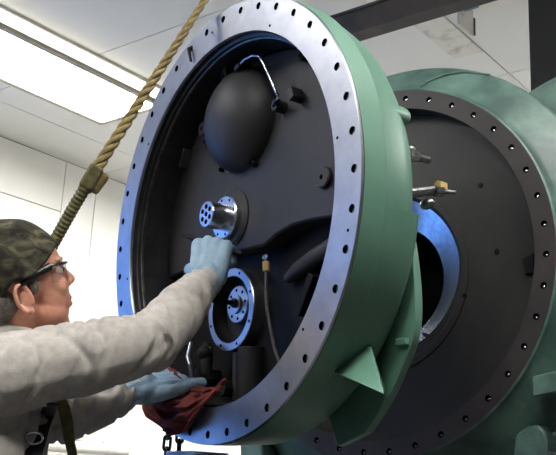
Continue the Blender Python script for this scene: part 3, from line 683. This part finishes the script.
# tool in the right hand
t = MB(); g0 = hc + pr_.normalized() * 0.03 - ar.normalized() * 0.012
tl = at(183, 235, 2.29); d = (g0 - tl)
t.tube([tl, tl + d * 0.25, tl + d * 0.9, tl + d * 1.7], [0.003, 0.0075, 0.0075, 0.0075], 10)
tag(t.build('pry_bar', BLACKM), 'thin black pry bar gripped in the raised blue glove', 'tool')

# ------------------------------------------------------------------ lifeline rope
def twisted(path, r, pitch, name, mtl, parent, per=0.008, strands=3):
    P = [Vector(p) for p in path]; L = [0]
    for a, b in zip(P, P[1:]): L.append(L[-1] + (b - a).length)
    def pos(s):
        for i in range(len(P) - 1):
            if s <= L[i+1] or i == len(P) - 2: 
                k = (s - L[i]) / (L[i+1] - L[i]); return P[i].lerp(P[i+1], k), (P[i+1] - P[i]).normalized(), k, i
    m = MB(); n = int(L[-1] / per)
    for st in range(strands):
        pts = []; rs = []
        for i in range(n + 1):
            s = L[-1] * i / n; p, d, k, j = pos(s); x, y, _ = basis(d); rr = r[j] + (r[j+1] - r[j]) * k
            a = 2 * PI * s / pitch + 2 * PI * st / strands
            pts.append(p + x * (math.cos(a) * rr * 0.5) + y * (math.sin(a) * rr * 0.5)); rs.append(rr * 0.54)
        m.tube(pts, rs, 8)
    return m.build(name, mtl, parent, 60, weld=False)
q1 = at(92, 176, 2.14); q2 = at(205, 0, 2.33); dq = (q2 - q1); q3 = q1 + dq * ((ZC - q1.z) / dq.z)
rope = empty('lifeline_rope', q3); tag(rope, 'tan twisted rope running from the ceiling down behind the capped head', 'rope')
RI = Matrix.Translation(q3).inverted()
rm = twisted([RI @ q1, RI @ q1.lerp(q2, 0.4), RI @ q2, Vector((0, 0, -0.01))], [0.0145, 0.013, 0.009, 0.008], 0.085, 'rope', ROPE, rope)
qe = at(40, 268, 2.18); qb = NB - FB * 0.165 - UP * 0.06
lo = [q1, at(72, 210, 2.145), at(52, 246, 2.15), qe, at(4, 318, 2.25), qb]
m = MB(); Ls = 0; pts = []; rs = []
for a, b in zip(lo, lo[1:]):
    n = int((b - a).length / 0.0025)
    for i in range(n): pts.append(RI @ a.lerp(b, i / n)); rs.append(0.0128 + 0.0024 * abs(math.sin((Ls + i * 0.0025) * PI / 0.0105)))
    Ls += n * 0.0025
m.tube(pts, rs, 12); m.build('wrapped_end', OLIVE, rope, 0)
dd = (q1 - lo[1]).normalized(); sx = dd.cross(vd).normalized()
m = MB(); G = Matrix((sx, dd, -vd)).transposed().to_4x4(); G.translation = RI @ (q1 - dd * 0.004)
m.box((-0.018, -0.032, -0.018), (0.016, 0.028, 0.018), T=G); m.build('rope_grab', OLIVE, rope, 0, bevel=0.006)
m = MB(); G.translation = RI @ (q1 - dd * 0.006 - sx * 0.022)
m.box((-0.012, -0.026, -0.012), (0.009, 0.026, 0.012), T=G @ rotz(math.radians(6))); m.build('grab_lever', ROPE, rope, 0, bevel=0.007)
MB().cyl((0, 0, -0.03), (0, 0, -0.001), 0.03, n=16).build('anchor', STEEL, rope)

# ------------------------------------------------------------------ red rag on the lower rim (cover coordinates)
nu, nv = 64, 44; vs = []; fs = []
for i in range(nu):
    u = i / (nu - 1)
    for j in range(nv):
        v = j / (nv - 1)
        ang = math.radians(-139 + 53 * u)
        ang += math.radians(3.0) * noise.noise(Vector((u * 3, v * 4, 1)))
        wv = 0.25 + 0.75 * math.sin(PI * min(1, max(0, 0.12 + u * 0.9)))
        r0 = 0.388 + 0.02 * (u > 0.75) * (u - 0.75) * 4; r1 = 0.478 + 0.045 * math.sin(PI * min(1, u * 1.05)) - 0.10 * max(0, u - 0.78) / 0.22
        r = r0 + (r1 - r0) * v + 0.012 * noise.noise(Vector((u * 6, 3, v)))
        base = 0.010 + 0.018 * math.sin(PI * v) ** 0.7 * wv
        if r < 0.44: base -= min(0.05, (0.44 - r) * 0.55)
        n1 = noise.noise(Vector((u * 9 + v * 3, v * 5 - u * 2, 0.5))); n2 = noise.noise(Vector((u * 5, v * 11, 7.0)))
        z = base + 0.018 * (1 - abs(n1) * 2.4) * wv + 0.010 * n2
        vs.append((r * math.cos(ang), r * math.sin(ang), max(0.004, z) if r > 0.44 else z))
for i in range(nu - 1):
    for j in range(nv - 1): fs.append((i*nv+j, (i+1)*nv+j, (i+1)*nv+j+1, i*nv+j+1))
rg = MB().add(vs, fs).mesh('red_rag', RAG, 80)
rg.transform(TA)
ro = link('red_rag', rg); tag(ro, 'crumpled dark red rag on the lower rim of the cover', 'rag')
so = ro.modifiers.new('solid', 'SOLIDIFY'); so.thickness = 0.003; so.offset = 1
ro.modifiers.new('sub', 'SUBSURF').levels = 1

# ------------------------------------------------------------------ hanging chain
c1 = at(169, 420, 2.27); c2 = at(181, 422, 2.27)
chn = empty('hoist_chain', (c1.x, c1.y, 0)); tag(chn, 'dark steel chain hanging below the red rag', 'chain')
lm = MB(); lp = []
for i in range(24):
    a = 2*PI*i/24; lp.append((0.0082*math.cos(a), 0, 0.0098*(1 if math.sin(a) >= 0 else -1) + 0.0082*math.sin(a)))
lm.tube(lp, 0.0038, 8, closed=True); lme = lm.mesh('chain_link', CHAIN, 60)
base = Vector((c1.x, c1.y, 0))
path = []; n = 44; zt = c1.z; zb = 0.62
sep = c2 - c1; sep.z = 0
tot = 0; P = []
for i in range(401):
    s = i / 400
    if s < 0.47: p = Vector((0, 0, zt - (zt - zb) * s / 0.47))
    elif s > 0.53: p = Vector((sep.x, sep.y, zb + (zt - zb) * (s - 0.53) / 0.47))
    else:
        a = PI * (s - 0.47) / 0.06; p = Vector((sep.x, sep.y, 0)) * (0.5 - 0.5 * math.cos(a)) + Vector((0, 0, zb - 0.03 * math.sin(a)))
    P.append(p)
acc = 0; k = 0
for a, b in zip(P, P[1:]):
    acc += (b - a).length
    if acc >= 0.027:
        acc = 0; o = link('chain_link', lme, chn); d = (b - a).normalized(); x, y, z = basis(d)
        R = Matrix((x, y, z)).transposed() @ Matrix.Rotation(PI/2 * (k % 2) + 0.5, 3, 'Z'); o.matrix_basis = place(b, R); k += 1
MB().cyl((0.0, 0, zt), (sep.x, sep.y, zt), 0.006, n=10).build('hook_pin', CHAIN, chn)
